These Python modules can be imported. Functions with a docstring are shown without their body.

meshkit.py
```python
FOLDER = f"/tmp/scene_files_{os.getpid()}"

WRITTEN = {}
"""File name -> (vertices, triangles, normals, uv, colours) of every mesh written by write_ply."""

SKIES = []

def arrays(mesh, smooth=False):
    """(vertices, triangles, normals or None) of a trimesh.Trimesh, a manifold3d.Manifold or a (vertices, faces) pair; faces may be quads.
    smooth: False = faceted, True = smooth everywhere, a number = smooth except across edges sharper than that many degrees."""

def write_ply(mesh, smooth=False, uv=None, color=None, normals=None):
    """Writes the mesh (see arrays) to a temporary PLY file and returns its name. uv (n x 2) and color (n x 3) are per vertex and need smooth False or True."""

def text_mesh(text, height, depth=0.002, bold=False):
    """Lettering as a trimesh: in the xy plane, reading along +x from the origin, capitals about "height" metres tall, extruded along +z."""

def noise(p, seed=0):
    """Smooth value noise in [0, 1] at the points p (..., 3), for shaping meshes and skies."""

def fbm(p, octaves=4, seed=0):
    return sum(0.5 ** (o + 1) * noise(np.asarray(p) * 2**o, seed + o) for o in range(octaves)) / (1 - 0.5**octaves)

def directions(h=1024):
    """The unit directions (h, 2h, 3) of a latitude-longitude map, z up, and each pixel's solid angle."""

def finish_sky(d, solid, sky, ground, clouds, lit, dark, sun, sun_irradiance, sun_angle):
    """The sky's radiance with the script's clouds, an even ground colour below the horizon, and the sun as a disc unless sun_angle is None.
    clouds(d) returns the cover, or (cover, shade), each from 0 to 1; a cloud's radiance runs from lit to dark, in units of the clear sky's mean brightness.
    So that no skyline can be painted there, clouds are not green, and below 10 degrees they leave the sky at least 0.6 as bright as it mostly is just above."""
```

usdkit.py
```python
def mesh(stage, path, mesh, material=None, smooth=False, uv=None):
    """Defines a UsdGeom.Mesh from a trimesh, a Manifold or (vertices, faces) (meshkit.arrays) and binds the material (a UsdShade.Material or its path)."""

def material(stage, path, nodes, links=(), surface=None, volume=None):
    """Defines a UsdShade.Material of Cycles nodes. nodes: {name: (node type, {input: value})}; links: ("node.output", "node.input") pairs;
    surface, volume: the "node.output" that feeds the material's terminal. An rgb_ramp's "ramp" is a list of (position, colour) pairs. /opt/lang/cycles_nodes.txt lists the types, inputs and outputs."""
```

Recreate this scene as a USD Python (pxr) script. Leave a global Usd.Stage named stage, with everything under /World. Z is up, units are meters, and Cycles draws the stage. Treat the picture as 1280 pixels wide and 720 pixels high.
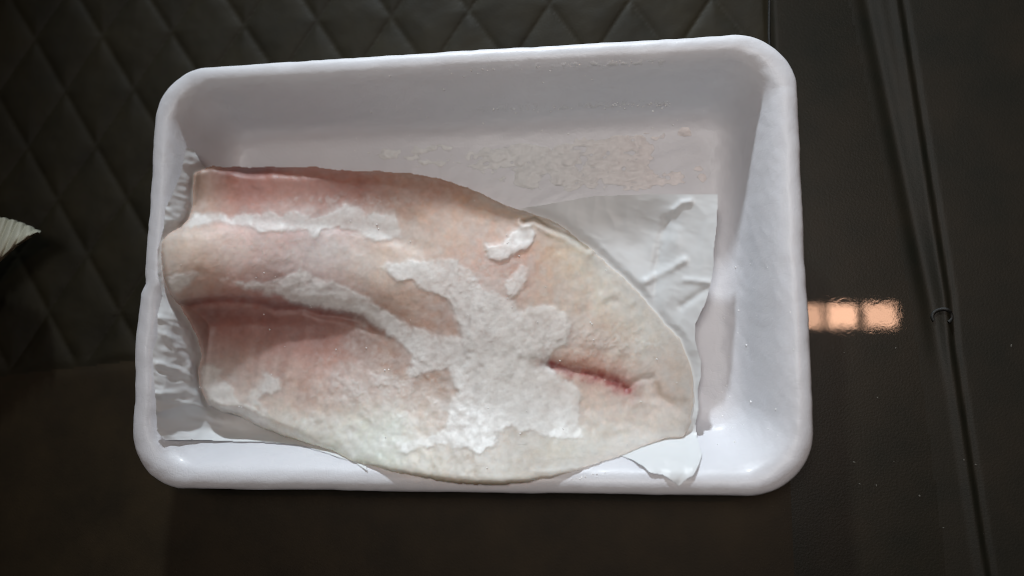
import math
import numpy as np
import trimesh
import shapely
from scipy import ndimage
from scipy.interpolate import RBFInterpolator
from pxr import Usd, UsdGeom, UsdLux, UsdShade, Gf, Sdf, Vt
import usdkit, meshkit

# ------------------------------------------------------------------ stage, camera, light, exposure
stage = Usd.Stage.CreateInMemory()
UsdGeom.SetStageUpAxis(stage, UsdGeom.Tokens.z)
UsdGeom.SetStageMetersPerUnit(stage, 1.0)
UsdGeom.Xform.Define(stage, '/World')

CAM = np.array([0.05841924, -0.04786231, 0.2987884])
ROT = np.array([[0.989195491, 0.0208186126, 0.145116731],
                [0.0000147828, 0.989851447, -0.142105991],
                [-0.146602456, 0.140572751, 0.979156280]])
HFOV = 60.0
FPX = 640 / math.tan(math.radians(HFOV / 2))
cam = UsdGeom.Camera.Define(stage, '/World/camera')
cam.CreateHorizontalApertureAttr(36.0)
cam.CreateFocalLengthAttr(18.0 / math.tan(math.radians(HFOV / 2)))
cam.CreateClippingRangeAttr(Gf.Vec2f(0.01, 100))
M4 = np.eye(4); M4[:3, :3] = ROT.T; M4[3, :3] = CAM
cam.AddTransformOp().Set(Gf.Matrix4d(*M4.ravel().tolist()))
cam.CreateExposureAttr(-0.26)
cam.CreateFStopAttr(6.5)
cam.CreateFocusDistanceAttr(0.287)


def look(pos, at):
    z = np.array(pos, float) - np.array(at, float); z /= np.linalg.norm(z)
    x = np.cross([0, 0, 1.0] if abs(z[2]) < 0.99 else [0, 1.0, 0], z); x /= np.linalg.norm(x)
    y = np.cross(z, x)
    m = np.eye(4); m[0, :3], m[1, :3], m[2, :3], m[3, :3] = x, y, z, pos
    return Gf.Matrix4d(*m.ravel().tolist())


def rect_light(name, pos, at, w, h, intensity, color):
    l = UsdLux.RectLight.Define(stage, '/World/' + name)
    l.CreateWidthAttr(w); l.CreateHeightAttr(h); l.CreateIntensityAttr(intensity); l.CreateColorAttr(Gf.Vec3f(*color))
    l.AddTransformOp().Set(look(pos, at))
    return l


KEY_DIR = np.array([-0.10, 1.0, 0.365]); KEY_DIR /= np.linalg.norm(KEY_DIR)
key_light = UsdLux.SphereLight.Define(stage, '/World/side_spot_lamp')
key_light.CreateRadiusAttr(0.026); key_light.CreateIntensityAttr(2100.0); key_light.CreateColorAttr(Gf.Vec3f(0.84, 0.93, 1.0))
key_light.AddTransformOp().Set(look(KEY_DIR * 1.1, (0.08, 0.0, 0.02)))
kshape = UsdLux.ShapingAPI.Apply(key_light.GetPrim()); kshape.CreateShapingConeAngleAttr(17.0); kshape.CreateShapingConeSoftnessAttr(1.0)
spot_light = UsdLux.SphereLight.Define(stage, '/World/ceiling_spot_lamp')
spot_light.CreateRadiusAttr(0.24); spot_light.CreateIntensityAttr(15.0); spot_light.CreateColorAttr(Gf.Vec3f(1.0, 0.962, 0.93))
spot_light.AddTransformOp().Set(look((-0.02, 0.16, 1.1), (0.075, 0.01, 0.0)))
shape = UsdLux.ShapingAPI.Apply(spot_light.GetPrim()); shape.CreateShapingConeAngleAttr(14.0); shape.CreateShapingConeSoftnessAttr(1.0)
for i, (x0, x1) in enumerate(((0.226, 0.268), (0.277, 0.311), (0.319, 0.358), (0.370, 0.411))):
    rect_light('warm_lamp_pane' + ('' if i == 0 else '_%03d' % i), ((x0 + x1) / 2, 0.092, 1.0), ((x0 + x1) / 2, 0.0921, 0.0), x1 - x0, 0.032, (40.0, 48.0, 72.0, 58.0)[i], (1.0, 0.56, 0.36))

# ------------------------------------------------------------------ helpers
used = {}


def numbered(path):
    n = used.get(path, 0); used[path] = n + 1
    return path if n == 0 else '%s_%03d' % (path, n)


def setd(prim, **kw):
    for k, v in kw.items():
        if v:
            prim.SetCustomDataByKey(k, v)


def obj(name, mesh, mat, parent=None, smooth=True, tint=None, coverage=None, **kw):
    path = numbered((str(parent.GetPath()) if parent else '/World') + '/' + name)
    m = usdkit.mesh(stage, path, mesh, mat, smooth=smooth)
    if tint is not None:
        UsdGeom.PrimvarsAPI(m).CreatePrimvar('tint', Sdf.ValueTypeNames.Color3fArray, 'vertex').Set(Vt.Vec3fArray.FromNumpy(np.asarray(tint, np.float32)))
    if coverage is not None:
        UsdGeom.PrimvarsAPI(m).CreatePrimvar('coverage', Sdf.ValueTypeNames.FloatArray, 'vertex').Set(Vt.FloatArray.FromNumpy(np.asarray(coverage, np.float32)))
    setd(m.GetPrim(), **kw)
    return m.GetPrim()


def thing(name, loc=(0, 0, 0), **kw):
    x = UsdGeom.Xform.Define(stage, numbered('/World/' + name))
    if loc != (0, 0, 0):
        x.AddTranslateOp().Set(Gf.Vec3d(*loc))
    setd(x.GetPrim(), **kw)
    return x.GetPrim()


def at(u, v, z):
    """The point at height z that stands under pixel (u, v) of the 1280 x 720 photograph."""
    u, v, z = np.broadcast_arrays(np.asarray(u, float), np.asarray(v, float), np.asarray(z, float))
    d = np.stack([(u - 640) / FPX, (360 - v) / FPX, -np.ones_like(u)], -1) @ ROT.T
    t = (z - CAM[2]) / d[..., 2]
    return CAM + t[..., None] * d


def lin(c):
    c = np.asarray(c, float) / 255
    return np.where(c <= 0.04045, c / 12.92, ((c + 0.055) / 1.055) ** 2.4)


def sstep(x, a, b):
    t = np.clip((x - a) / (b - a), 0, 1)
    return t * t * (3 - 2 * t)


def nz(u, v, size, seed=0, octaves=3):
    return meshkit.fbm(np.stack([u / size, v / size, np.zeros_like(u) + 0.37 + seed * 3.1], -1), octaves, seed)


L = '/World/Looks/'
UsdGeom.Scope.Define(stage, '/World/Looks')


def simple(name, color, rough, bump_scale=None, bump_strength=0.2, bump_dist=0.0005, vary=0.0, **kw):
    nodes = {'g': ('geometry', {}), 'p': ('principled_bsdf', {'base_color': color, 'roughness': rough, **kw})}
    links = []
    if bump_scale:
        nodes['n'] = ('noise_texture', {'scale': bump_scale, 'detail': 4.0, 'roughness': 0.6})
        nodes['b'] = ('bump', {'strength': bump_strength, 'distance': bump_dist})
        links += [('g.position', 'n.vector'), ('n.fac', 'b.height'), ('b.normal', 'p.normal')]
    if vary:
        a = np.array(color)
        nodes['n2'] = ('noise_texture', {'scale': 60.0, 'detail': 5.0, 'roughness': 0.65})
        nodes['r'] = ('rgb_ramp', {'ramp': [(0.3, tuple(a * (1 - vary))), (0.7, tuple(np.minimum(a * (1 + vary), 1)))]})
        links += [('g.position', 'n2.vector'), ('n2.fac', 'r.fac'), ('r.color', 'p.base_color')]
    return usdkit.material(stage, L + name, nodes, links, surface='p.BSDF')


# expanded polystyrene: faint bead cells and fine pits
foam = usdkit.material(stage, L + 'foam', {
    'g': ('geometry', {}),
    'v': ('voronoi_texture', {'scale': 420.0, 'feature': 'distance_to_edge'}),
    'vr': ('map_range', {'from_min': 0.0, 'from_max': 0.10, 'to_min': 0.0, 'to_max': 0.30, 'clamp': True}),
    'n': ('noise_texture', {'scale': 900.0, 'detail': 3.0}),
    'm': ('math', {'math_type': 'multiply_add', 'value2': 1.4}),
    'b': ('bump', {'strength': 0.13, 'distance': 0.0003}),
    'nc': ('noise_texture', {'scale': 35.0, 'detail': 4.0}),
    'r': ('rgb_ramp', {'ramp': [(0.3, (0.73, 0.74, 0.785)), (0.7, (0.79, 0.80, 0.845))]}),
    'p': ('principled_bsdf', {'roughness': 0.44, 'specular_ior_level': 0.45, 'coat_weight': 0.06, 'coat_roughness': 0.14, 'subsurface_weight': 0.15, 'subsurface_scale': 0.004, 'subsurface_radius': (1, 1, 1)}),
}, [('g.position', 'v.vector'), ('g.position', 'n.vector'), ('v.distance', 'vr.value'), ('n.fac', 'm.value1'), ('vr.result', 'm.value3'),
    ('m.value', 'b.height'), ('b.normal', 'p.normal'), ('g.position', 'nc.vector'), ('nc.fac', 'r.fac'), ('r.color', 'p.base_color')], surface='p.BSDF')


def tinted(name, rough, spec, sss, scale, radius, bumps, coat=0.0, thin=False):
    """Pigment from the mesh's own tint, fine relief from noise."""
    nodes = {'g': ('geometry', {}), 'a': ('attribute', {'attribute': 'tint'}),
             'n': ('noise_texture', {'scale': bumps[0], 'detail': 5.0, 'roughness': 0.65}),
             'b': ('bump', {'strength': bumps[1], 'distance': bumps[2]}),
             'n2': ('noise_texture', {'scale': 500.0, 'detail': 4.0, 'roughness': 0.6}),
             'r': ('rgb_ramp', {'ramp': [(0.3, (0.90, 0.90, 0.90)), (0.7, (1.06, 1.06, 1.06))]}),
             'm': ('mix_color', {'blend_type': 'multiply', 'fac': 1.0}),
             'p': ('principled_bsdf', {'roughness': rough, 'specular_ior_level': spec, 'subsurface_weight': sss, 'subsurface_scale': scale, 'subsurface_radius': radius,
                                       'coat_weight': coat, 'coat_roughness': 0.22})}
    links = [('g.position', 'n.vector'), ('n.fac', 'b.height'), ('b.normal', 'p.normal'), ('g.position', 'n2.vector'), ('n2.fac', 'r.fac'),
             ('a.color', 'm.a'), ('r.color', 'm.b'), ('m.result', 'p.base_color')]
    if thin:        # a film of frost: the flesh shows through where the mesh says it is thin
        nodes['c'] = ('attribute', {'attribute': 'coverage'}); nodes['t'] = ('transparent_bsdf', {'color': (1.0, 1.0, 1.0)}); nodes['x'] = ('mix_closure', {}); nodes['tl'] = ('translucent_bsdf', {}); nodes['q'] = ('mix_closure', {'fac': 0.14})
        return usdkit.material(stage, L + name, nodes, links + [('m.result', 'tl.color'), ('p.BSDF', 'q.closure1'), ('tl.BSDF', 'q.closure2'), ('c.fac', 'x.fac'), ('t.BSDF', 'x.closure1'), ('q.closure', 'x.closure2')], surface='x.closure')
    return usdkit.material(stage, L + name, nodes, links, surface='p.BSDF')


flesh_mat = tinted('fish_flesh', 0.48, 0.42, 0.35, 0.003, (1.0, 0.45, 0.3), (900.0, 0.18, 0.0004), coat=0.0)
frost_mat = tinted('frost', 0.43, 0.5, 0.0, 0.002, (1, 1, 1), (1600.0, 0.12, 0.0004), thin=True)
ice_mat = simple('ice_grain', (0.95, 0.96, 0.97), 0.08, specular_ior_level=0.9)
film = usdkit.material(stage, L + 'plastic_film', {
    'g': ('geometry', {}),
    'n': ('noise_texture', {'scale': 300.0, 'detail': 3.0}),
    'b': ('bump', {'strength': 0.12, 'distance': 0.0004}),
    'p': ('principled_bsdf', {'base_color': (0.82, 0.845, 0.86), 'roughness': 0.42, 'specular_ior_level': 0.45}),
    'tl': ('translucent_bsdf', {'color': (0.74, 0.775, 0.785)}),
    'x': ('mix_closure', {'fac': 0.10}),
    'tr': ('transparent_bsdf', {'color': (0.95, 0.96, 0.96)}),
    'y': ('mix_closure', {'fac': 0.06}),
}, [('g.position', 'n.vector'), ('n.fac', 'b.height'), ('b.normal', 'p.normal'), ('p.BSDF', 'x.closure1'), ('tl.BSDF', 'x.closure2'),
    ('x.closure', 'y.closure1'), ('tr.BSDF', 'y.closure2')], surface='y.closure')


def leather(name, a, b, coat, rough=0.62, spec=0.22):
    return usdkit.material(stage, L + name, {
        'g': ('geometry', {}),
        'n1': ('noise_texture', {'scale': 45.0, 'detail': 5.0, 'roughness': 0.6}),
        'r': ('rgb_ramp', {'ramp': [(0.3, a), (0.72, b)]}),
        'n': ('noise_texture', {'scale': 1400.0, 'detail': 3.0}),
        'b': ('bump', {'strength': 0.12, 'distance': 0.0004}),
        'n3': ('noise_texture', {'scale': 230.0, 'detail': 3.0, 'roughness': 0.6, 'distortion': 0.8}),
        'b3': ('bump', {'strength': 0.011, 'distance': 0.0006}),
        'p': ('principled_bsdf', {'roughness': rough, 'specular_ior_level': spec, 'coat_weight': coat, 'coat_roughness': 0.02}),
    }, [('g.position', 'n1.vector'), ('n1.fac', 'r.fac'), ('r.color', 'p.base_color'), ('g.position', 'n.vector'), ('n.fac', 'b.height'),
        ('b.normal', 'p.normal'), ('g.position', 'n3.vector'), ('n3.fac', 'b3.height'), ('b3.normal', 'p.coat_normal')], surface='p.BSDF')


quilt_mat = leather('quilted_cover', (0.0112, 0.0096, 0.0045), (0.0228, 0.0184, 0.0082), 0.0)
plain_mat = leather('plain_cover', (0.0078, 0.0088, 0.0058), (0.0175, 0.0142, 0.0088), 0.42, 0.42, 0.16)
outer_mat = leather('outer_cover', (0.0078, 0.0088, 0.0058), (0.0175, 0.0142, 0.0088), 0.0, 0.5, 0.2)
brown_mat = leather('brown_cover', (0.0165, 0.0115, 0.0052), (0.033, 0.0225, 0.0100), 0.0)
thread_mat = simple('dark_seam', (0.0075, 0.0075, 0.006), 0.65, 900.0, 0.4)

# ------------------------------------------------------------------ the dark cover under the tray
cover = thing('table_cover', kind='structure', label='dark quilted cover with plain seamed border spread under the white tray', category='table cover')


def cover_height(x, y):
    """Relief of the whole cover: quilting, seams, creases."""
    w, h = 0.0290, 0.0430
    a = (x - 0.0275) / w + (y - 0.0975) / h + 0.02 * np.sin(60 * x + 3)
    b = (x - 0.0275) / w - (y - 0.0975) / h + 0.02 * np.sin(70 * y + 1)
    da, db = np.abs(a - np.round(a)), np.abs(b - np.round(b))
    d = np.minimum(da, db)
    puff = np.sqrt(np.clip(1 - (1 - np.clip(d / 0.33, 0, 1)) ** 2, 0, 1))
    quilt = sstep(0.104 - x, 0.0, 0.004) * sstep(y + 0.0322 + 0.1 * (x + 0.165) * -1.0, 0.0, 0.005)
    z = quilt * (0.0012 * (puff - 1) + 0.0006 * (meshkit.fbm(np.stack([x * 120, y * 120, 0 * x], -1), 3, 5) - 0.5))
    z = z + 0.0007 * (1 - 0.8 * sstep(x, 0.10, 0.11)) * (meshkit.fbm(np.stack([x * 14, y * 14, 0 * x + 9], -1), 3, 2) - 0.5)
    s1 = np.interp(y, [-0.14, -0.0893, -0.0125, 0.0917, 0.14], [0.158, 0.155, 0.1502, 0.1363, 0.130])
    s2 = np.interp(y, [-0.14, -0.0893, -0.0254, -0.0101, 0.091, 0.14], [0.1655, 0.1604, 0.1554, 0.1552, 0.1466, 0.1410])
    z = z
    z = z - 0.0011 * np.exp(-((x - s1) / 0.0026) ** 2) * sstep(y, -0.04, -0.005) + 0.0008 * sstep(x - s2, -0.0040, 0.0) * (1 - sstep(x - s2, 0.0, 0.0034)) - 0.0012 * np.exp(-((x - s2 - 0.0010) / 0.0011) ** 2)

    z = z - 0.0012 * np.exp(-((x - 0.1037) / 0.0011) ** 2) * sstep(y, -0.03, 0.0)
    yb = -0.0322 + 0.1 * (x + 0.165)
    z = z - 0.0005 * np.exp(-((y - yb) / 0.0020) ** 2) * sstep(-x, 0.06, 0.09)
    tray_flat = sstep(np.maximum(np.abs(x) - 0.088, np.abs(y) - 0.052), 0.0, 0.012)
    return z * (0.15 + 0.85 * tray_flat) - 0.0006


def patch(xs, ys, keep):
    X, Y = np.meshgrid(xs, ys)
    Z = cover_height(X, Y)
    n, m = X.shape
    V = np.stack([X, Y, Z], -1).reshape(-1, 3)
    i = np.arange(n * m).reshape(n, m)
    F = np.stack([i[:-1, :-1], i[:-1, 1:], i[1:, 1:], i[1:, :-1]], -1).reshape(-1, 4)
    c = V[F].mean(1)
    F = F[keep(c[:, 0], c[:, 1])]
    u = np.unique(F); r = np.zeros(len(V), int); r[u] = np.arange(len(u))
    return V[u], r[F]


edge_y = lambda x: -0.0322 + 0.1 * (x + 0.165)
in_quilt = lambda x, y: (x < 0.1037) & (y >= edge_y(x))
xs = np.concatenate([np.arange(-0.34, -0.22, 0.004), np.arange(-0.22, 0.22, 0.0009), np.arange(0.22, 0.36, 0.004)])
ys = np.concatenate([np.arange(-0.26, -0.13, 0.004), np.arange(-0.13, 0.15, 0.0009), np.arange(0.15, 0.30, 0.004)])
obj('quilted_panel', patch(xs, ys, in_quilt), quilt_mat, cover, label='dark padded panel stitched in diamonds')
s1_at = lambda y: np.interp(y, [-0.14, -0.0893, -0.0125, 0.0917, 0.14], [0.158, 0.155, 0.1502, 0.1363, 0.130]) - 0.006
obj('border_panel', patch(xs, ys, lambda x, y: (x >= 0.1037) & (x < s1_at(y))), plain_mat, cover, label='plain dark glossy border panel')
obj('outer_panel', patch(xs, ys, lambda x, y: (x >= 0.1037) & (x >= s1_at(y))), outer_mat, cover, label='plain dark outer panel with two soft seams')
obj('front_panel', patch(xs, ys, lambda x, y: (x < 0.1037) & (y < edge_y(x))), brown_mat, cover, label='plain brownish front panel')


def tube(pts, r, n=8, closed=False):
    pts = np.asarray(pts, float)
    t = np.gradient(pts, axis=0) if not closed else np.roll(pts, -1, 0) - np.roll(pts, 1, 0)
    t /= np.linalg.norm(t, axis=1, keepdims=True)
    up = np.array([0, 0, 1.0])
    s = np.cross(t, up); s /= np.linalg.norm(s, axis=1, keepdims=True)
    q = np.cross(s, t)
    a = np.arange(n) / n * 2 * np.pi
    r = np.broadcast_to(np.asarray(r, float), len(pts))
    V = pts[:, None] + r[:, None, None] * (np.cos(a)[None, :, None] * s[:, None] + np.sin(a)[None, :, None] * q[:, None])
    m = len(pts)
    F = []
    for i in range(m if closed else m - 1):
        j = (i + 1) % m
        for k in range(n):
            l = (k + 1) % n
            F.append((i * n + k, i * n + l, j * n + l, j * n + k))
    return V.reshape(-1, 3), np.array(F)


def on_cover(px, r, n=90):
    px = np.array(px, float)
    k = np.linspace(0, len(px) - 1, n)
    u, v = np.interp(k, np.arange(len(px)), px[:, 0]), np.interp(k, np.arange(len(px)), px[:, 1])
    p = at(u, v, 0.0); p[:, 2] = cover_height(p[:, 0], p[:, 1]) + r * 0.35
    return p


obj('seam_stitching', tube(on_cover([(963, -30), (962, 40), (964, 90)], 0.0006), 0.0005), thread_mat, cover)
a = np.radians(np.linspace(-60, 215, 40))
ringp = at(1180 + 12 * np.cos(a), 395 - 9 * np.sin(a), 0.0008); ringp[:, 2] = cover_height(ringp[:, 0], ringp[:, 1]) + 0.0001
obj('eyelet', tube(ringp, 0.0006), thread_mat, cover, label='small dark open ring at the seam')

# ------------------------------------------------------------------ foam tray
TW, TD = 0.215, 0.1428
PROFILE = np.array([(0.0215, 0.0004), (0.0190, 0.0004), (0.0168, 0.0016), (0.0150, 0.0045), (0.0085, 0.0170), (0.0055, 0.0208), (0.0024, 0.0226), (0.0006, 0.0236), (0.0, 0.0249), (0.0006, 0.0262),
                    (0.0020, 0.0270), (0.0036, 0.02725), (0.0052, 0.0270), (0.0066, 0.0264), (0.0080, 0.0252), (0.0094, 0.0232), (0.0112, 0.0198), (0.0136, 0.0148), (0.0156, 0.0103), (0.0172, 0.0071),
                    (0.0190, 0.0050), (0.0210, 0.0038), (0.0235, 0.0032), (0.0265, 0.0030)])
rad = lambda s: np.maximum(0.0195 - 0.55 * s, 0.0055)


def ring(s, n=88):
    w, d, r = TW / 2 - s, TD / 2 - s, float(rad(s))
    q = [(w - r, d - r, 0), (-(w - r), d - r, 90), (-(w - r), -(d - r), 180), (w - r, -(d - r), 270)]
    P = []
    for k, (cx, cy, a0) in enumerate(q):
        a = np.radians(a0 + np.linspace(0, 90, 22))
        P.append(np.stack([cx + r * np.cos(a), cy + r * np.sin(a)], -1))
        nx, ny, na = q[(k + 1) % 4]
        e = np.array([nx + r * math.cos(math.radians(na)), ny + r * math.sin(math.radians(na))])
        t = np.linspace(0, 1, 62)[1:-1, None]
        P.append(P[-1][-1] * (1 - t) + e * t)
    return np.concatenate(P)


def fine_profile():
    k = np.linspace(0, len(PROFILE) - 1, (len(PROFILE) - 1) * 3 + 1)
    c = np.stack([np.interp(k, np.arange(len(PROFILE)), PROFILE[:, j]) for j in (0, 1)], -1)
    return ndimage.gaussian_filter1d(c, 1.6, axis=0, mode='nearest')


rings, PF = [], fine_profile()
for s, z in PF:
    p = ring(s)
    rings.append(np.column_stack([p, np.full(len(p), z)]))
for k in np.linspace(1, 0.03, 26)[1:]:
    p = rings[len(PF) - 1][:, :2] * k
    rings.append(np.column_stack([p, np.full(len(p), 0.0030)]))
T = np.stack(rings)                                    # rings x around x 3
nr, na = T.shape[:2]
flat = T.reshape(-1, 3)
wob = np.stack([meshkit.fbm(flat * 45 + 7 * j, 3, 20 + j) - 0.5 for j in range(3)], -1) * np.array([0.0009, 0.0009, 0.0007])
fine = np.stack([meshkit.noise(flat * 420 + 3 * j, 40 + j) - 0.5 for j in range(3)], -1) * 0.00028
up = sstep(flat[:, 2], 0.003, 0.02)[:, None]
rimw = sstep(flat[:, 2], 0.021, 0.0245)[:, None]
nick = np.stack([meshkit.fbm(flat * 160 + 3 * j, 2, 80 + j) - 0.5 for j in range(3)], -1) * np.array([0.0002, 0.0002, 0.0002])
flat = flat + wob * (0.35 + 0.65 * up) + fine + nick * rimw
# the pressed-in notch on the left rim
ly = at(176, 356, 0.025)[1]
side = sstep(-flat[:, 0], 0.090, 0.104) * up[:, 0]
flat[:, 0] += side * (0.0012 * (sstep(flat[:, 1], ly - 0.003, ly + 0.003) - 0.5) + 0.0009 * np.exp(-((flat[:, 1] - ly) / 0.0022) ** 2) - 0.0008 * np.exp(-((flat[:, 1] - ly + 0.02) / 0.01) ** 2))
TV = flat
i = np.arange(nr * na).reshape(nr, na); j = np.roll(i, -1, 1)
TF = np.stack([i[:-1], j[:-1], j[1:], i[1:]], -1).reshape(-1, 4)
TF = np.vstack([TF[:, [0, 1, 2]], TF[:, [0, 2, 3]]])
cen = np.array([[0, 0, 0.003], [0, 0, 0.0004]])
last, first = i[-1], i[0]
TF = np.vstack([TF, np.column_stack([last, np.roll(last, -1), np.full(na, len(TV))]), np.column_stack([np.roll(first, -1), first, np.full(na, len(TV) + 1)])])
tray = obj('foam_tray', (np.vstack([TV, cen]), TF), foam, label='white polystyrene foam tray with rounded corners holding the frozen fish', category='food tray')

# inner height of the tray on a grid, then under every pixel
gx, gy = np.arange(-0.112, 0.1121, 0.0004), np.arange(-0.076, 0.0761, 0.0004)
GX, GY = np.meshgrid(gx, gy)
lo, hi = np.full(GX.shape, -0.01), np.full(GX.shape, 0.07)
for _ in range(26):
    mid = (lo + hi) / 2; r = rad(mid)
    qx, qy = np.abs(GX) - (TW / 2 - mid) + r, np.abs(GY) - (TD / 2 - mid) + r
    sd = np.hypot(np.maximum(qx, 0), np.maximum(qy, 0)) + np.minimum(np.maximum(qx, qy), 0) - r
    inside = sd < 0
    lo, hi = np.where(inside, mid, lo), np.where(inside, hi, mid)
inn = PF[np.argmax(PF[:, 1]):]
TZ = np.where(lo < 0.0, 0.0, np.interp(lo, inn[:, 0], inn[:, 1]))
TZ = np.where((lo >= 0) & (lo < inn[0, 0]), inn[0, 1], TZ)
tray_z = lambda x, y: ndimage.map_coordinates(TZ, [(y - gy[0]) / 0.0004, (x - gx[0]) / 0.0004], order=1, mode='nearest')
U0, U1, V0, V1 = 150, 1030, 20, 640
UU, VV = np.meshgrid(np.arange(U0, U1, 1.0), np.arange(V0, V1, 1.0))
S = np.zeros(UU.shape); found = np.zeros(UU.shape, bool)
for z in np.linspace(0.0276, 0.0, 70):
    P = at(UU, VV, z)
    hit = (tray_z(P[..., 0], P[..., 1]) >= z) & ~found
    S[hit] = z; found |= hit
S = ndimage.gaussian_filter(S, 2.0)


def inside(poly, du=0.0, dv=0.0):
    return shapely.contains_xy(shapely.Polygon(poly).buffer(0), UU + du, VV + dv)


def sdist(mask):
    return ndimage.distance_transform_edt(mask) - ndimage.distance_transform_edt(~mask)


def field(points, smooth=0.0, kernel='thin_plate_spline', **kw):
    p = np.array([q[:2] for q in points], float); val = np.array([q[2] if np.ndim(q[2]) else [q[2]] for q in points], float)
    f = RBFInterpolator(p / 100, val, kernel=kernel, smoothing=smooth, **kw)
    g = np.stack([UU[::4, ::4].ravel(), VV[::4, ::4].ravel()], -1) / 100
    o = f(g).reshape(UU[::4, ::4].shape + (val.shape[1],))
    out = np.stack([ndimage.zoom(o[..., k], 4, order=1, grid_mode=False)[:UU.shape[0], :UU.shape[1]] for k in range(val.shape[1])], -1)
    full = np.zeros(UU.shape + (val.shape[1],))
    for k in range(val.shape[1]):
        full[..., k] = ndimage.map_coordinates(o[..., k], [(VV - V0) / 4, (UU - U0) / 4], order=1, mode='nearest')
    return full if val.shape[1] > 1 else full[..., 0]


def line_dist(pts):
    l = shapely.LineString(pts)
    x0, y0, x1, y1 = l.buffer(70).bounds
    m = (UU > x0) & (UU < x1) & (VV > y0) & (VV < y1)
    d = np.full(UU.shape, 99.0)
    d[m] = shapely.distance(shapely.points(UU[m], VV[m]), l)
    return d


spot = lambda cx, cy, rx, ry, ang=0.0: np.exp(-((((UU - cx) * math.cos(ang) + (VV - cy) * math.sin(ang)) / rx) ** 2 + ((-(UU - cx) * math.sin(ang) + (VV - cy) * math.cos(ang)) / ry) ** 2))


def relief(mask, top, thick=None, tint=None, coverage=None):
    """A closed solid: the masked cells' upper surface at height top, with sides and underside. thick: sheet thickness, else it stands on the tray."""
    n, m = mask.shape
    cells = mask[:-1, :-1] & mask[1:, :-1] & mask[:-1, 1:] & mask[1:, 1:]
    ii = np.arange(n * m).reshape(n, m)
    Q = np.stack([ii[1:, :-1], ii[1:, 1:], ii[:-1, 1:], ii[:-1, :-1]], -1)[cells]
    P = at(UU, VV, top).reshape(-1, 3)
    used_v = np.unique(Q); r = np.full(n * m, -1); r[used_v] = np.arange(len(used_v))
    A = P[used_v]; Q = r[Q]
    B = A.copy()
    B[:, 2] = A[:, 2] - thick if thick is not None else np.minimum(BASE.ravel()[used_v] - 0.0002, A[:, 2] - 0.0002)
    N = len(A)
    e = np.concatenate([Q[:, [k, (k + 1) % 4]] for k in range(4)])
    key = np.sort(e, 1); _, idx, cnt = np.unique(key, axis=0, return_index=True, return_counts=True)
    be = e[idx[cnt == 1]]
    # the rim of the upper face has its own copy of the vertices, so that sides and top are shaded apart
    F = np.vstack([Q, Q[:, ::-1] + N, np.column_stack([be[:, 1], be[:, 0], be[:, 0] + N, be[:, 1] + N]) + N * np.array([2, 2, 0, 0])])
    V = np.vstack([A, B, A])
    t = None
    if tint is not None:
        tt = tint.reshape(-1, 3)[used_v]; t = np.vstack([tt, tt, tt])
    if coverage is not None:        # the film's underside and sides add nothing
        c = coverage.ravel()[used_v]
        return (V[:N], Q), t[:N], c
    return (V, F), t


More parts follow.
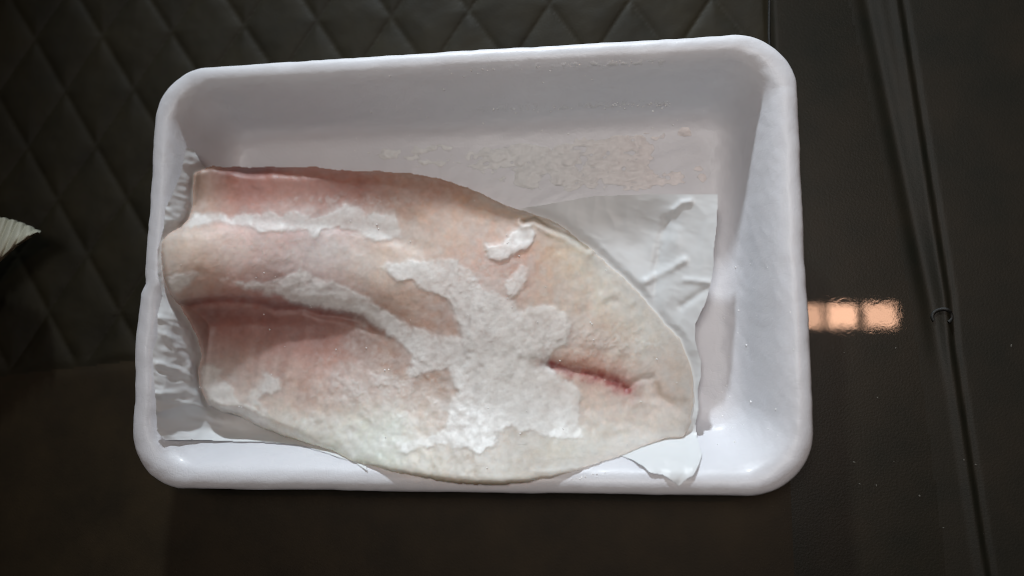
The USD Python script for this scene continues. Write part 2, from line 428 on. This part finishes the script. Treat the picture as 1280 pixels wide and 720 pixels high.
# ------------------------------------------------------------------ fish fillet
FISH = [(243, 216), (262, 209), (300, 207), (345, 207), (400, 209), (440, 213), (480, 214), (520, 217), (550, 223), (580, 233), (610, 246), (635, 258), (655, 264), (680, 271), (700, 282), (720, 296), (740, 312), (760, 330),
        (780, 347), (800, 367), (815, 385), (830, 402), (850, 425), (862, 448), (866, 470), (867, 500), (864, 530), (855, 545), (830, 550), (805, 557), (790, 564), (765, 574), (740, 581), (715, 590), (690, 597), (660, 603),
        (620, 606), (580, 606), (550, 602), (520, 596), (490, 589), (460, 582), (440, 577), (425, 569), (400, 559), (370, 550), (345, 543), (325, 535), (300, 521), (275, 515), (258, 503), (250, 485), (246, 465), (252, 445),
        (247, 425), (237, 405), (225, 383), (212, 366), (204, 345), (200, 320), (202, 300), (212, 290), (225, 283), (236, 272), (241, 256), (240, 238)]
fm = inside(FISH)
wobble = (nz(UU, VV, 26, 1) - 0.5) * 9 + (nz(UU, VV, 9, 2) - 0.5) * 4
fd = ndimage.gaussian_filter(sdist(fm), 1.5) + wobble * 0.8
fm = fd > 0
# ------------------------------------------------------------------ white plastic liner under the fish
right = [(640, 262), (700, 252), (740, 245), (800, 243), (860, 242), (898, 243), (897, 262), (896, 285), (893, 310), (892, 335), (889, 355), (884, 375), (876, 392), (870, 405), (869, 425), (873, 440), (877, 452), (876, 475), (872, 490), (874, 510), (870, 530),
         (872, 548), (878, 568), (874, 582), (868, 594), (858, 600), (849, 608), (838, 601), (828, 594), (812, 591), (803, 583), (792, 576), (770, 568), (600, 500)]
left = [(232, 184), (242, 186), (250, 200), (262, 216), (300, 260), (420, 420), (460, 590), (442, 578), (425, 573), (400, 564), (370, 556), (330, 553), (290, 552), (240, 550), (205, 551), (196, 540), (194, 500), (192, 470), (190, 440), (197, 420), (196, 395), (202, 370), (196, 340), (197, 310), (204, 285), (206, 262), (214, 245), (226, 215)]
lm = inside(right) | inside(left) | (fm & (fd > 25))
ld = ndimage.gaussian_filter(sdist(lm), 1.0) + 2.5 * (nz(UU, VV, 12, 70) - 0.5)
lm = ld > 0
LZ = [(898, 243, 15.5), (895, 300, 15), (890, 350, 14), (880, 385, 13), (870, 420, 11.5), (876, 460, 10.5), (872, 520, 9), (850, 260, 12), (840, 300, 10.5), (845, 350, 10), (850, 390, 10), (800, 255, 9.5), (800, 300, 6.5), (760, 260, 7.5), (750, 300, 6.0),
      (820, 330, 7.0), (700, 260, 6.5), (640, 262, 5), (790, 340, 6.5), (828, 290, 8.0), (870, 300, 12.5)]
lz = field(LZ, 0.01) / 1000
rightside = sstep(UU, 640, 700) * sstep(560 - VV, 0, 40)
flapw = sstep(UU, 740, 780) * sstep(VV, 540, 570)
r1 = 1 - np.abs(2 * nz(UU * 0.35 + VV * 0.1, VV * 1.0 - UU * 0.30, 13, 71, 2) - 1)
r2 = 1 - np.abs(2 * nz(UU + 0.3 * VV, VV * 0.6 - 0.5 * UU, 30, 72, 2) - 1)
leftw = sstep(300 - UU, 0, 40)
out = 1 - sstep(fd, -12, 0)
wr = leftw * (0.0011 * (r1 - 0.6) + 0.0005 * r2) + (1 - leftw) * (0.0005 * (r2 - 0.55) + 0.0002 * r1)
for ln, hgt, wid in (([(806, 352), (840, 335), (855, 326)], 0.0016, 4), ([(852, 383), (868, 372), (882, 362)], -0.0014, 4), ([(855, 350), (870, 351), (886, 353)], 0.0012, 3), ([(842, 262), (852, 254), (862, 252)], 0.0014, 3), ([(833, 276), (826, 310), (820, 350), (818, 385)], -0.0018, 5),
                     ([(845, 290), (842, 330), (838, 370)], 0.0010, 6), ([(800, 578), (830, 572), (866, 582)], 0.0012, 4), ([(848, 606), (856, 585), (862, 562)], -0.0010, 5),
                     ([(250, 475), (225, 440), (205, 412)], 0.0018, 4), ([(255, 480), (222, 462), (198, 455)], 0.0016, 3), ([(262, 500), (230, 490), (195, 492)], 0.0018, 4), ([(262, 510), (235, 505), (200, 515)], 0.0012, 3), ([(340, 540), (300, 524), (265, 520)], 0.0014, 4), ([(380, 552), (330, 540), (300, 541)], -0.0012, 4)):
    g = line_dist(ln); wr = wr + 0.38 * hgt * np.exp(-(g / (1.3 * wid)) ** 2) * (0.5 + nz(UU, VV, 12, 77))
base = S + 0.0005 + (0.0014 + 0.0016 * sstep(VV, 370, 400)) * leftw * sstep(540 - VV, 0, 40)
LZZ = np.maximum(np.where(rightside > 0, base * (1 - rightside) + np.maximum(lz, base) * rightside, base) + (wr + 0.0006) * out, S + 0.0007)
LZZ = np.where(fm, base * (1 - rightside) + np.maximum(lz, base) * rightside, LZZ)
LZZ = ndimage.gaussian_filter(LZZ, 1.2)
Z_FISH = [(300, 228, 12.5), (400, 232, 13), (500, 238, 12), (580, 258, 10.5), (640, 280, 9), (255, 232, 10),
          (300, 272, 12), (420, 277, 12.2), (500, 288, 11), (240, 272, 10),
          (215, 315, 13), (250, 312, 14.4), (330, 315, 14.8), (420, 325, 14.8), (500, 350, 16), (560, 390, 14.5), (300, 345, 14), (400, 365, 13.8),
          (560, 292, 12.5), (650, 310, 12), (700, 330, 11), (760, 370, 10), (800, 410, 9.5), (830, 440, 9),
          (620, 420, 14.5), (600, 480, 15), (680, 430, 13), (720, 462, 11.5), (780, 480, 9.5), (840, 480, 8.5), (830, 520, 9.5), (760, 530, 13), (690, 540, 16),
          (250, 388, 10), (330, 395, 11), (400, 406, 11.3), (460, 430, 12), (300, 440, 12), (380, 460, 13.5), (480, 480, 15.5), (550, 500, 16.5), (300, 490, 12), (380, 520, 15),
          (450, 540, 20), (550, 560, 25), (640, 570, 25.5), (550, 595, 31), (640, 598, 31), (470, 575, 27), (720, 575, 23), (600, 530, 20)]
zf = field(Z_FISH, 0.002) / 1000
# frozen stiff: its left end rests on the rim and slopes down towards the middle of the tray
zf = zf + 0.0185 * np.clip((520 - UU) / 320, 0, 1.05) ** 1.8 * (0.55 + 0.45 * sstep(VV, 235, 300)) * (1 - 0.72 * sstep(VV, 368, 410))
groove = line_dist([(232, 384), (245, 380), (262, 377), (282, 376), (320, 378), (345, 386), (380, 385), (400, 392), (430, 396), (452, 402), (490, 428)])
zf = zf - 0.0015 * np.exp(-(groove / 6.0) ** 2) * sstep(500 - UU, 0, 60)
g2 = line_dist([(240, 271), (300, 274), (380, 280), (470, 288), (530, 312)])
zf = zf - 0.0006 * np.exp(-(g2 / 9.0) ** 2)
g3 = line_dist([(686, 455), (702, 460), (722, 464), (745, 469), (765, 476), (782, 484)])
zf = zf - 0.0012 * np.exp(-((g3 + 6 * (nz(UU, VV, 16, 34) - 0.5)) / 7.0) ** 2)
g4 = line_dist([(782, 484), (800, 474), (815, 472)]); zf = zf - 0.0007 * np.exp(-(g4 / 4) ** 2)
g5 = line_dist([(822, 480), (826, 492), (840, 499), (856, 500)]); zf = zf - 0.0009 * np.exp(-(g5 / 5) ** 2)
g6 = line_dist([(655, 276), (668, 272), (688, 284), (712, 294), (735, 310)]); zf = zf - 0.0014 * np.exp(-(g6 / 3.0) ** 2) + 0.0010 * np.exp(-((g6 - 6) / 5.0) ** 2)
for ln in ([(742, 338), (762, 352), (775, 372), (790, 380)], [(700, 320), (720, 335), (735, 360)], [(755, 372), (775, 366), (788, 378)], [(790, 505), (812, 502), (822, 508)], [(735, 520), (765, 540), (785, 536)]):
    g = line_dist(ln); zf = zf + (0.0002 * np.exp(-(g / 5.5) ** 2) - 0.0002 * np.exp(-((g - 8) / 6.0) ** 2)) * (0.2 + 1.4 * nz(UU, VV, 14, 16))
# muscle blocks: soft angled ripples, plus uneven flesh
grain = np.sin((UU * 0.92 + VV * 0.25 + 18 * nz(UU, VV, 60, 8)) / 5.2) * (nz(UU, VV, 40, 9) ** 2)
zf = zf + 0.0007 * (nz(UU, VV, 30, 3) - 0.5) + 0.00042 * (nz(UU, VV, 10, 4) - 0.5) + 0.00016 * grain
tail = sstep(UU, 640, 740) * sstep(VV, 330, 380)
zf = zf + tail * 0.0006 * (nz(UU, VV, 15, 14) - 0.5)
gran = sstep(VV, 430, 470) * sstep(UU, 330, 420) * sstep(640 - UU, 0, 60)
zf = zf + gran * 0.0007 * (nz(UU, VV, 9, 15, 2) - 0.5)
sb = ndimage.gaussian_filter(S, 22) + 0.0035 + 0.0009 * (nz(UU, VV, 30, 3) - 0.5)
km = 0.003; hh = np.clip(0.5 + 0.5 * (zf - sb) / km, 0, 1)
zf = sb * (1 - hh) + zf * hh + km * hh * (1 - hh)
ew = np.interp(VV, [200, 270, 400, 520, 580, 600], [20, 20, 24, 18, 13, 12])
ew = ew + 44 * sstep(UU, 690, 790) * sstep(VV, 300, 340)
ew = np.where(UU < 330, 7 + (ew - 7) * sstep(UU, 250, 330), ew)
ef = np.clip(fd / ew, 0, 1)
e = ndimage.gaussian_filter(np.sqrt(np.clip(1 - (1 - ef) ** 2, 0, 1)), 1.5)
BASE = np.where(lm | fm, np.maximum(ndimage.gaussian_filter(LZZ, 4), S + 0.0006) + 0.0004, S + 0.0008)
zf = np.maximum(zf, BASE + 0.0012)
zf = ndimage.gaussian_filter(zf, 1.0)
ZF = BASE + np.maximum(zf - BASE, 0.0003) * e

LZZ = np.where(fm & (fd > 2), np.minimum(LZZ, ZF - 0.0006), LZZ)
mesh, _ = relief(lm, LZZ, 0.00018)
obj('plastic_liner', mesh, film, label='crumpled white plastic pad sheet sticking out from under the fish', category='tray liner')

C = lambda r, g, b, w: np.clip(0.80 * lin((r, g, b)) / lin((w, w, w)), 0.02, 0.85)
W1, W2, W3 = 172, 200, 192
TINT = [(255, 232, C(142, 122, 110, W1)), (310, 216, C(128, 92, 84, W1)), (350, 238, C(146, 114, 104, W1)), (450, 240, C(146, 112, 101, W1)), (550, 245, C(150, 125, 110, W1)), (610, 262, C(150, 128, 113, W1)),
        (300, 258, C(148, 116, 107, W1)), (480, 225, C(146, 120, 107, W1)), (230, 300, C(184, 166, 154, W2)), (300, 312, C(186, 170, 163, W2)), (400, 312, C(184, 173, 169, W2)), (470, 345, C(178, 163, 151, W2)),
        (530, 390, C(168, 147, 134, W2)), (560, 402, C(166, 143, 131, W2)), (255, 362, C(155, 134, 123, W3)), (220, 350, C(176, 160, 150, W2)), (540, 290, C(182, 161, 147, W2)), (600, 298, C(186, 163, 150, W2)),
        (700, 335, C(186, 167, 148, W2)), (655, 325, C(175, 145, 130, W2)), (740, 360, C(194, 181, 167, W2)), (780, 400, C(194, 181, 167, W2)), (820, 430, C(197, 187, 174, W2)), (840, 500, C(190, 175, 162, W2)),
        (770, 520, C(190, 178, 168, W2)), (740, 448, C(186, 160, 145, W2)), (855, 470, C(182, 168, 153, W2)), (800, 460, C(188, 172, 160, W2)), (260, 385, C(140, 106, 99, W3)), (330, 392, C(143, 107, 100, W3)),
        (420, 408, C(141, 109, 101, W3)), (300, 425, C(148, 117, 108, W3)), (400, 436, C(148, 118, 109, W3)), (480, 440, C(148, 125, 113, W3)), (535, 485, C(162, 143, 129, W2)), (330, 465, C(176, 160, 152, W2)),
        (385, 480, C(180, 160, 150, W2)), (440, 490, C(188, 173, 163, W2)), (500, 520, C(200, 190, 179, W2)), (430, 545, C(206, 196, 182, 206)), (550, 585, C(184, 174, 160, 206)), (650, 580, C(172, 160, 146, 206)),
        (720, 570, C(180, 172, 157, 206)), (270, 460, C(178, 162, 155, W2)), (650, 440, C(188, 180, 170, W2))]
tint = np.clip(field(TINT, 0.01), 0.02, 0.85) * np.array([1.13, 1.08, 1.09])
tint = np.clip(tint.mean(-1, keepdims=True) + (1.15 - 0.13 * sstep(UU, 480, 700))[..., None] * (tint - tint.mean(-1, keepdims=True)), 0.02, 0.85)
tint = tint * ((1 - 0.34 * spot(345, 405, 150, 44)) * (1 - 0.34 * spot(420, 230, 240, 28)))[..., None] * (1 + 0.10 * grain)[..., None]
n1 = nz(UU, VV, 38, 31)[..., None] - 0.5; n2 = nz(UU, VV, 12, 32)[..., None] - 0.5
tint = tint * (1 + 0.22 * n1 + 0.14 * n2) * (1 + np.array([0.06, -0.02, -0.05]) * (nz(UU, VV, 45, 33)[..., None] - 0.5) * 1.2)
jit = (nz(UU, VV, 7, 34) - 0.5)


def stain(t, m, c):
    m = np.clip(m, 0, 1)[..., None]
    return t * (1 - m) + np.asarray(c) * m


fib = sstep(nz(UU * 1.0 + VV * 0.15, VV * 0.16, 9, 130, 3), 0.40, 0.68)
tint = stain(tint, (0.34 * fib * spot(400, 450, 190, 60) + 0.14 * fib * spot(420, 235, 240, 30)), lin((168, 120, 106)))
tint = stain(tint, 0.30 * spot(330, 400, 130, 30) + 0.28 * spot(420, 232, 200, 22), lin((160, 100, 88)))
tint = stain(tint, 0.65 * sstep(UU, 560, 700) * (1 - sstep(fd, 2, 26)), (0.69, 0.615, 0.545))
tint = stain(tint, 0.9 * spot(312, 212, 44, 9, -0.08), lin((118, 62, 58)))
tint = stain(tint, 0.55 * np.exp(-(groove / 5.0) ** 2) * sstep(470 - UU, 0, 60), lin((140, 74, 64)))
tint = stain(tint, 0.85 * np.exp(-((g3 + 14 * jit) / (10 + 6 * sstep(UU, 690, 780))) ** 2) * (0.35 + 1.2 * nz(UU, VV, 8, 36)), lin((162, 88, 82)))
tint = stain(tint, 0.9 * np.exp(-((g3 + 9 * jit) / 3.6) ** 2) * sstep(nz(UU, VV, 8, 37), 0.30, 0.62), lin((138, 58, 56)))
tint = stain(tint, 0.65 * spot(732, 454, 32, 9, 0.2) * (0.5 + 1.5 * nz(UU, VV, 6, 35)), lin((186, 138, 118)))
tint = stain(tint, 0.9 * spot(690, 457, 6, 5), lin((140, 50, 48)))
tint = stain(tint, 0.6 * np.exp(-(g5 / 5) ** 2), lin((168, 140, 120)))
tint = stain(tint, 0.7 * np.exp(-(g6 / 2.5) ** 2), lin((140, 126, 104)))
tint = np.clip(tint, 0.02, 0.86)

fish = thing('fish_fillet', label='pink and white frozen butterflied fish fillet lying in the foam tray', category='fish fillet')
mesh, t = relief(fm, ZF, tint=tint)
obj('flesh', mesh, flesh_mat, fish, tint=t)

# frost: white crusts, each region with a density (1 = closed crust) and a thickness in mm
FROST = [
    (1.0, 1.0, [(218, 276), (232, 268), (250, 262), (268, 266), (285, 272), (300, 273), (318, 270), (345, 268), (372, 262), (392, 268), (415, 262), (430, 256), (452, 260), (478, 270), (498, 268), (505, 285), (500, 296), (482, 298), (470, 301), (455, 293),
                (425, 288), (405, 290), (390, 295), (378, 286), (360, 288), (345, 290), (330, 292), (300, 285), (270, 281), (240, 283), (215, 286)]),
    (1.0, 0.9, [(268, 345), (282, 346), (300, 350), (330, 353), (355, 341), (375, 340), (400, 346), (425, 357), (460, 371), (480, 386), (505, 400), (530, 412), (548, 422), (575, 425), (600, 430), (600, 480), (570, 482), (562, 470), (545, 466),
                (520, 470), (505, 466), (513, 436), (500, 432), (485, 424), (470, 415), (457, 402), (440, 395), (415, 388), (390, 387), (360, 378), (330, 370), (300, 359)]),
    (1.0, 1.2, [(466, 331), (482, 325), (510, 325), (535, 328), (560, 322), (578, 328), (592, 345), (605, 360), (620, 373), (640, 382), (655, 388), (672, 378), (692, 380), (706, 390), (714, 410), (710, 428), (696, 437), (686, 446), (684, 456),
                (697, 467), (712, 478), (722, 492), (725, 515), (729, 538), (735, 552), (705, 553), (672, 547), (640, 540), (619, 543), (628, 552), (614, 565), (592, 567), (570, 562), (545, 560), (520, 562), (500, 568), (486, 560), (530, 545),
                (557, 535), (556, 510), (572, 488), (575, 430), (572, 406), (564, 392), (560, 378), (552, 372), (546, 366), (528, 362), (515, 352), (495, 350)]),
    (1.0, 2.6, [(602, 308), (612, 305), (625, 302), (640, 287), (655, 280), (665, 279), (671, 292), (668, 308), (655, 316), (640, 322), (628, 328), (605, 328)]),
    (1.0, 1.8, [(640, 338), (655, 330), (664, 335), (662, 348), (655, 362), (650, 375), (640, 378), (630, 372), (626, 358), (634, 347)]),
    (1.0, 0.9, [(246, 455), (262, 450), (280, 460), (275, 475), (290, 485), (305, 505), (330, 520), (345, 530), (330, 535), (300, 521), (275, 514), (255, 498), (248, 480)]),
    (1.0, 0.8, [(326, 465), (345, 470), (357, 478), (355, 490), (335, 495), (322, 500), (335, 520), (345, 530), (335, 532), (318, 510), (305, 495), (318, 480)]),
    (1.0, 0.8, [(203, 348), (225, 342), (248, 341), (249, 350), (235, 358), (222, 365), (212, 366)]),
    (0.70, 0.4, [(345, 515), (400, 508), (450, 520), (500, 530), (560, 540), (500, 570), (440, 577), (400, 560), (345, 543)]),
    (0.62, 0.45, [(400, 455), (430, 450), (470, 458), (500, 470), (550, 482), (562, 500), (558, 535), (500, 535), (440, 520), (400, 510), (385, 480)]),
    (0.52, 0.35, [(320, 300), (400, 300), (460, 305), (472, 325), (460, 352), (340, 338)]),
    (0.54, 0.4, [(700, 390), (760, 408), (820, 436), (850, 448), (800, 458), (745, 445), (700, 436)]),
    (0.42, 0.5, [(780, 462), (830, 450), (862, 440), (866, 462), (845, 470), (800, 478)]),
    (0.55, 0.5, [(300, 256), (420, 248), (500, 250), (512, 275), (400, 275), (300, 276)]),
    (0.56, 0.5, [(495, 270), (520, 262), (560, 318), (600, 335), (650, 380), (610, 372), (560, 325), (510, 318), (498, 300)]),
    (0.48, 0.4, [(445, 395), (520, 430), (505, 465), (440, 455), (420, 430)]),
]
wu = 20 * (nz(UU, VV, 30, 90, 3) - 0.5) + 11 * (nz(UU, VV, 9, 91, 2) - 0.5) + 5 * (nz(UU, VV, 4, 92, 1) - 0.5)
wv = 20 * (nz(UU, VV, 30, 93, 3) - 0.5) + 11 * (nz(UU, VV, 9, 94, 2) - 0.5) + 5 * (nz(UU, VV, 4, 95, 1) - 0.5)
dens, thick = np.zeros(UU.shape), np.zeros(UU.shape)
for w, th, poly in FROST:
    d = ndimage.gaussian_filter(sdist(inside(poly, wu, wv)), 0.8)
    edge = 5.0 if w == 1 else 12.0
    k = w * sstep(d, -edge, edge)
    thick = np.where(k > dens, th, thick); dens = np.maximum(dens, k)
thick = ndimage.gaussian_filter(thick, 2.5) * 0.6 / 1000
fn = 0.40 * nz(UU, VV, 18, 50, 2) + 0.35 * nz(UU, VV, 7, 51, 2) + 0.25 * nz(UU, VV, 3.2, 55, 2)
F = dens + 1.5 * (fn - 0.5) - 0.5
holes = sum(spot(*q) for q in ((412, 360, 6, 4), (388, 352, 4, 2.5), (587, 402, 2, 6), (632, 440, 5, 2), (672, 449, 14, 8), (605, 418, 6, 5), (670, 455, 8, 6), (597, 485, 8, 8), (585, 440, 7, 4), (676, 497, 3, 3), (697, 497, 4, 3), (640, 470, 4, 6), (470, 412, 4, 3), (489, 424, 4, 3)))
F = ndimage.gaussian_filter(F, 0.7) - 0.30 * holes
near_edge = np.maximum(sstep(fd, 0, 6), 0.0)
haze = 0.14 * sstep(UU, 380, 620) + 0.24 + 0.25 * spot(620, 450, 150, 110) + 0.22 * spot(430, 530, 150, 50)
haze = haze * (1 - 0.85 * spot(365, 415, 170, 50)) * (1 - 0.7 * spot(380, 232, 220, 26)) * (1 - 0.95 * np.exp(-(g3 / 20) ** 2))
Fs = 0.4 * F + 0.6 * ndimage.gaussian_filter(F, 4.5) + 0.22 * (nz(UU, VV, 3.4, 58, 2) - 0.5)
body = sstep(Fs, -0.34, 0.44)
mott = 0.5 * nz(UU, VV, 24, 56, 3) + 0.5 * nz(UU, VV, 8, 57, 2)
covr = body * (0.66 + 0.34 * sstep(Fs, 0.05, 0.5)) * (0.80 + 0.4 * (mott - 0.3)) + (1 - body) * haze * sstep(mott, 0.25, 0.75)
# granular rime over the lower centre and near the tail: blotches a few millimetres wide
gz = np.clip(0.9 * spot(470, 490, 110, 50) + 0.75 * spot(775, 432, 85, 30) + 0.6 * spot(600, 345, 60, 40) + 0.5 * spot(370, 312, 110, 26) + 0.5 * spot(430, 252, 140, 10), 0, 1)
blot = 0.6 * nz(UU, VV, 10, 120, 2) + 0.4 * nz(UU, VV, 4.5, 121, 2)
covr = np.maximum(covr, gz * 0.80 * sstep(blot, 0.42, 0.66))
covr = covr * (0.86 + 0.28 * (nz(UU, VV, 5, 122, 2) - 0.5) * 2 * 0.5 + 0.07)
covr = np.clip(covr, 0, 0.97) * near_edge
fmask = fm & (fd > 1.0)
chunky = nz(UU, VV, 13, 52, 2)
fz = ZF + 0.00012 + sstep(Fs, -0.15, 0.45) * near_edge * thick * 0.5 * (0.6 + 0.8 * chunky) + body * 0.00011 * (nz(UU, VV, 4.5, 53, 2) - 0.5)
fz = fz + gz * near_edge * 0.00045 * sstep(blot, 0.40, 0.70)
fz = ndimage.gaussian_filter(fz, 0.6)
white = np.array([0.915, 0.915, 0.895]) * (1 + 0.14 * (nz(UU, VV, 22, 54)[..., None] - 0.5)) * (1 - 0.14 * np.clip(holes, 0, 1)[..., None])
ft = np.clip(white * (0.92 + 0.08 * body[..., None]), 0.02, 0.96)
crust = (F > -0.02)
lab, n = ndimage.label(crust & fmask)
sizes = ndimage.sum(crust & fmask, lab, np.arange(1, n + 1))
big = [k + 1 for k in np.argsort(-sizes) if sizes[k] >= 400][:24]
# the film between the crusts is shared out to the nearest crust, so that each patch keeps its own thin border
near = ndimage.distance_transform_edt(~np.isin(lab, big), return_distances=False, return_indices=True)
owner = np.where(fmask, lab[near[0], near[1]], 0)
reach = ndimage.distance_transform_edt(~np.isin(lab, big)) < 14
for k in big:
    mk = ndimage.binary_dilation((owner == k) & reach, iterations=0) if False else (owner == k) & reach
    mesh, t, c = relief(ndimage.binary_dilation(mk, iterations=1) & fmask, fz, 0.0003, ft, covr)
    obj('frost_patch', mesh, frost_mat, fish, tint=t, coverage=c)
rest = ndimage.binary_dilation(fmask & ~reach, iterations=1) & fmask
mesh, t, c = relief(rest, fz, 0.0003, ft, covr)
obj('frost_film', mesh, frost_mat, fish, tint=t, coverage=c, kind='stuff', label='thin milky rime between the thicker frost patches')

# ------------------------------------------------------------------ ice grains
rng = np.random.default_rng(7)


def grains(pts, top, lo, hi):
    M = []
    for u, v in pts:
        i, j = int(round(v - V0)), int(round(u - U0))
        if not (0 <= i < UU.shape[0] and 0 <= j < UU.shape[1]):
            continue
        r = rng.uniform(lo, hi)
        m = trimesh.creation.icosahedron(); m.vertices = m.vertices * r * rng.uniform(0.6, 1.25, (12, 3))
        m.apply_transform(trimesh.transformations.random_rotation_matrix(rng.random(3)))
        m.apply_translation(at(u, v, top[i, j] + r * 0.05)); M.append(m)
    return trimesh.util.concatenate(M)


TOPZ = np.where(fm, np.maximum(fz, ZF), S)
pts = [(438, 276), (513, 302), (482, 547), (381, 537), (585, 394), (633, 294), (634, 304), (636, 303), (756, 475), (738, 403), (742, 425), (356, 433), (299, 508), (252, 485), (250, 484), (388, 382), (389, 384), (420, 437), (486, 462), (481, 463), (740, 405), (711, 236), (634, 373), (700, 451), (640, 384)]
yy, xx = np.nonzero(fm & ndimage.binary_erosion(fm, iterations=8))
k = rng.choice(len(yy), 30, replace=False)
pts += list(zip(xx[k] + U0, yy[k] + V0))
obj('ice_grain', grains(pts, TOPZ, 0.00014, 0.00036), ice_mat, fish, smooth=False, kind='stuff', label='tiny glinting ice grains on the frosted flesh')
pts = [(702 + 53 * t + rng.normal(0, 1.5), 602 - 10 * t + rng.normal(0, 1)) for t in rng.random(20)] + [(911, 446), (908, 482), (900, 489), (897, 494), (890, 521), (903, 520), (413, 601), (490, 594), (888, 534), (985, 170), (975, 190), (938, 330), (930, 336), (941, 420)]
pts += [(u, v) for u, v in zip(rng.uniform(885, 1000, 60), rng.uniform(330, 560, 60))]
pts += [(u, 76 + (835 - u) * 0.045 + rng.normal(0, 2.0)) for u in 835 - rng.exponential(110, 90) if u > 420]
pts += [(u, 130 + (835 - u) * 0.035 + rng.normal(0, 2.2)) for u in 838 - rng.exponential(90, 110) if u > 420]
pts += list(zip(rng.uniform(420, 880, 70), rng.uniform(80, 240, 70)))
tray_ice = obj('ice_crumbs', grains(pts, S, 0.00016, 0.00042), ice_mat, smooth=False, kind='stuff', label='tiny glinting ice crumbs scattered on the tray walls', category='ice')

# frost residue on the bare floor of the tray, above the fish
rd = 0.62 * np.maximum(sstep(sdist(inside([(560, 190), (640, 178), (760, 168), (860, 158), (884, 172), (886, 225), (860, 238), (740, 240), (650, 238), (590, 220)])), -18, 14),
                       0.8 * sstep(sdist(inside([(420, 190), (560, 175), (600, 215), (520, 212)])), -14, 10))
rd = rd - 0.5 * spot(850, 190, 26, 20) - 0.3 * spot(630, 215, 18, 9) - 0.3 * spot(550, 195, 12, 6)
rn = 0.45 * nz(UU, VV, 22, 60, 2) + 0.55 * nz(UU * 0.8, VV * 1.3, 8, 61, 2)
RF = ndimage.gaussian_filter(rd + 1.0 * (rn - 0.5) - 0.5, 0.8)
glaze = sstep(sdist(inside([(440, 84), (832, 72), (836, 132), (620, 142), (440, 138)])), 0, 4) * (0.25 + 0.75 * sstep(UU, 440, 820))
ridge = np.exp(-((VV - (77 + (835 - UU) * 0.03)) / 4) ** 2) + np.exp(-((VV - (130 + (835 - UU) * 0.03)) / 4) ** 2)
rcov = np.clip(0.94 * sstep(RF, -0.02, 0.04) + glaze * 0.85 * ridge * sstep(nz(UU, VV, 5, 64, 2), 0.50, 0.66) * sstep(UU, 520, 760), 0, 0.95) * sstep(-fd, 0, 8)
rmask = (rcov > 0.01) & ~fm & ~lm & found
rz = S + 0.00035 + sstep(RF, 0, 0.25) * 0.0003 * (0.5 + nz(UU, VV, 6, 62, 2)) + glaze * ridge * 0.0003 * nz(UU, VV, 5, 64, 2)
pink = sstep(UU, 640, 860)[..., None]
rt = np.array([0.93, 0.95, 0.95]) * (1 - pink) + np.array([0.95, 0.90, 0.89]) * pink
rt = rt * (1 - glaze[..., None]) + np.array([0.95, 0.97, 0.98]) * glaze[..., None]
mesh, t, c = relief(rmask, rz, 0.0010, rt * (1 + 0.08 * (nz(UU, VV, 12, 63)[..., None] - 0.7)), rcov)
obj('frost_residue', mesh, frost_mat, tint=t, coverage=c, kind='stuff', label='thin flaky frost crust on the bare tray floor above the fish', category='frost')

# ------------------------------------------------------------------ cream ribbed thing at the left edge
cream = simple('cream_ribbed', (0.50, 0.50, 0.40), 0.55, 700.0, 0.2, vary=0.06)
nU, nW = 240, 24
s = np.linspace(-0.9, 1, nU)                     # along the scalloped edge, from far left to its tip
pu = 48 * s; pv = np.interp(pu, [-60, 0, 18, 34, 48], [262, 273, 277, 283, 290])
qu = pu - 30 * (1 - s) - 2; qv = np.interp(pu, [-60, -30, 0, 15, 30, 44, 48], [470, 420, 352, 330, 308, 293, 290.5])
V = []
for kk in range(nW):
    t = kk / (nW - 1)
    uu, vv = pu * (1 - t) + (qu) * t, pv * (1 - t) + qv * t
    rib = np.abs(np.sin(pu / 10.5 * np.pi))
    z = 0.011 + 0.0011 * rib + 0.006 * t + 0.002 * math.sin(math.pi * t)
    vv = vv - 2.2 * rib * (1 - t)
    V.append(at(uu, vv, z))
V = np.array(V)
i = np.arange(nU * nW).reshape(nW, nU)
Q = np.stack([i[1:, :-1], i[1:, 1:], i[:-1, 1:], i[:-1, :-1]], -1).reshape(-1, 4)
A = V.reshape(-1, 3); B = A.copy(); B[:, 2] = A[:, 2] - 0.0014
N = len(A)
e = np.concatenate([Q[:, [k, (k + 1) % 4]] for k in range(4)]); key = np.sort(e, 1)
_, idx, cnt = np.unique(key, axis=0, return_index=True, return_counts=True); be = e[idx[cnt == 1]]
obj('ribbed_cloth', (np.vstack([A, B]), np.vstack([Q, Q[:, ::-1] + N, np.column_stack([be[:, 1], be[:, 0], be[:, 0] + N, be[:, 1] + N])])), cream, smooth=35,
    label='cream ribbed cloth end poking in at the left edge of the picture', category='cloth')

# lint on the dark cover
M = []
for u, v in [(1265, 432), (1221, 581), (1096, 607), (1075, 605), (1231, 668), (1150, 620), (1180, 660), (1205, 575)] + list(zip(rng.uniform(1030, 1275, 6), rng.uniform(330, 715, 6))):
    m = trimesh.creation.icosphere(1, rng.uniform(0.00010, 0.00026)); m.vertices *= np.array([rng.uniform(1, 2.2), 1, 0.5])
    p = at(u, v, 0.0); p[2] = cover_height(np.array([p[0]]), np.array([p[1]]))[0] + 0.0001
    m.apply_transform(trimesh.transformations.rotation_matrix(rng.random() * 3, [0, 0, 1])); m.apply_translation(p); M.append(m)
obj('lint', trimesh.util.concatenate(M), simple('lint', (0.10, 0.095, 0.08), 0.8), kind='stuff', label='pale lint specks on the dark border right of the tray', category='lint')
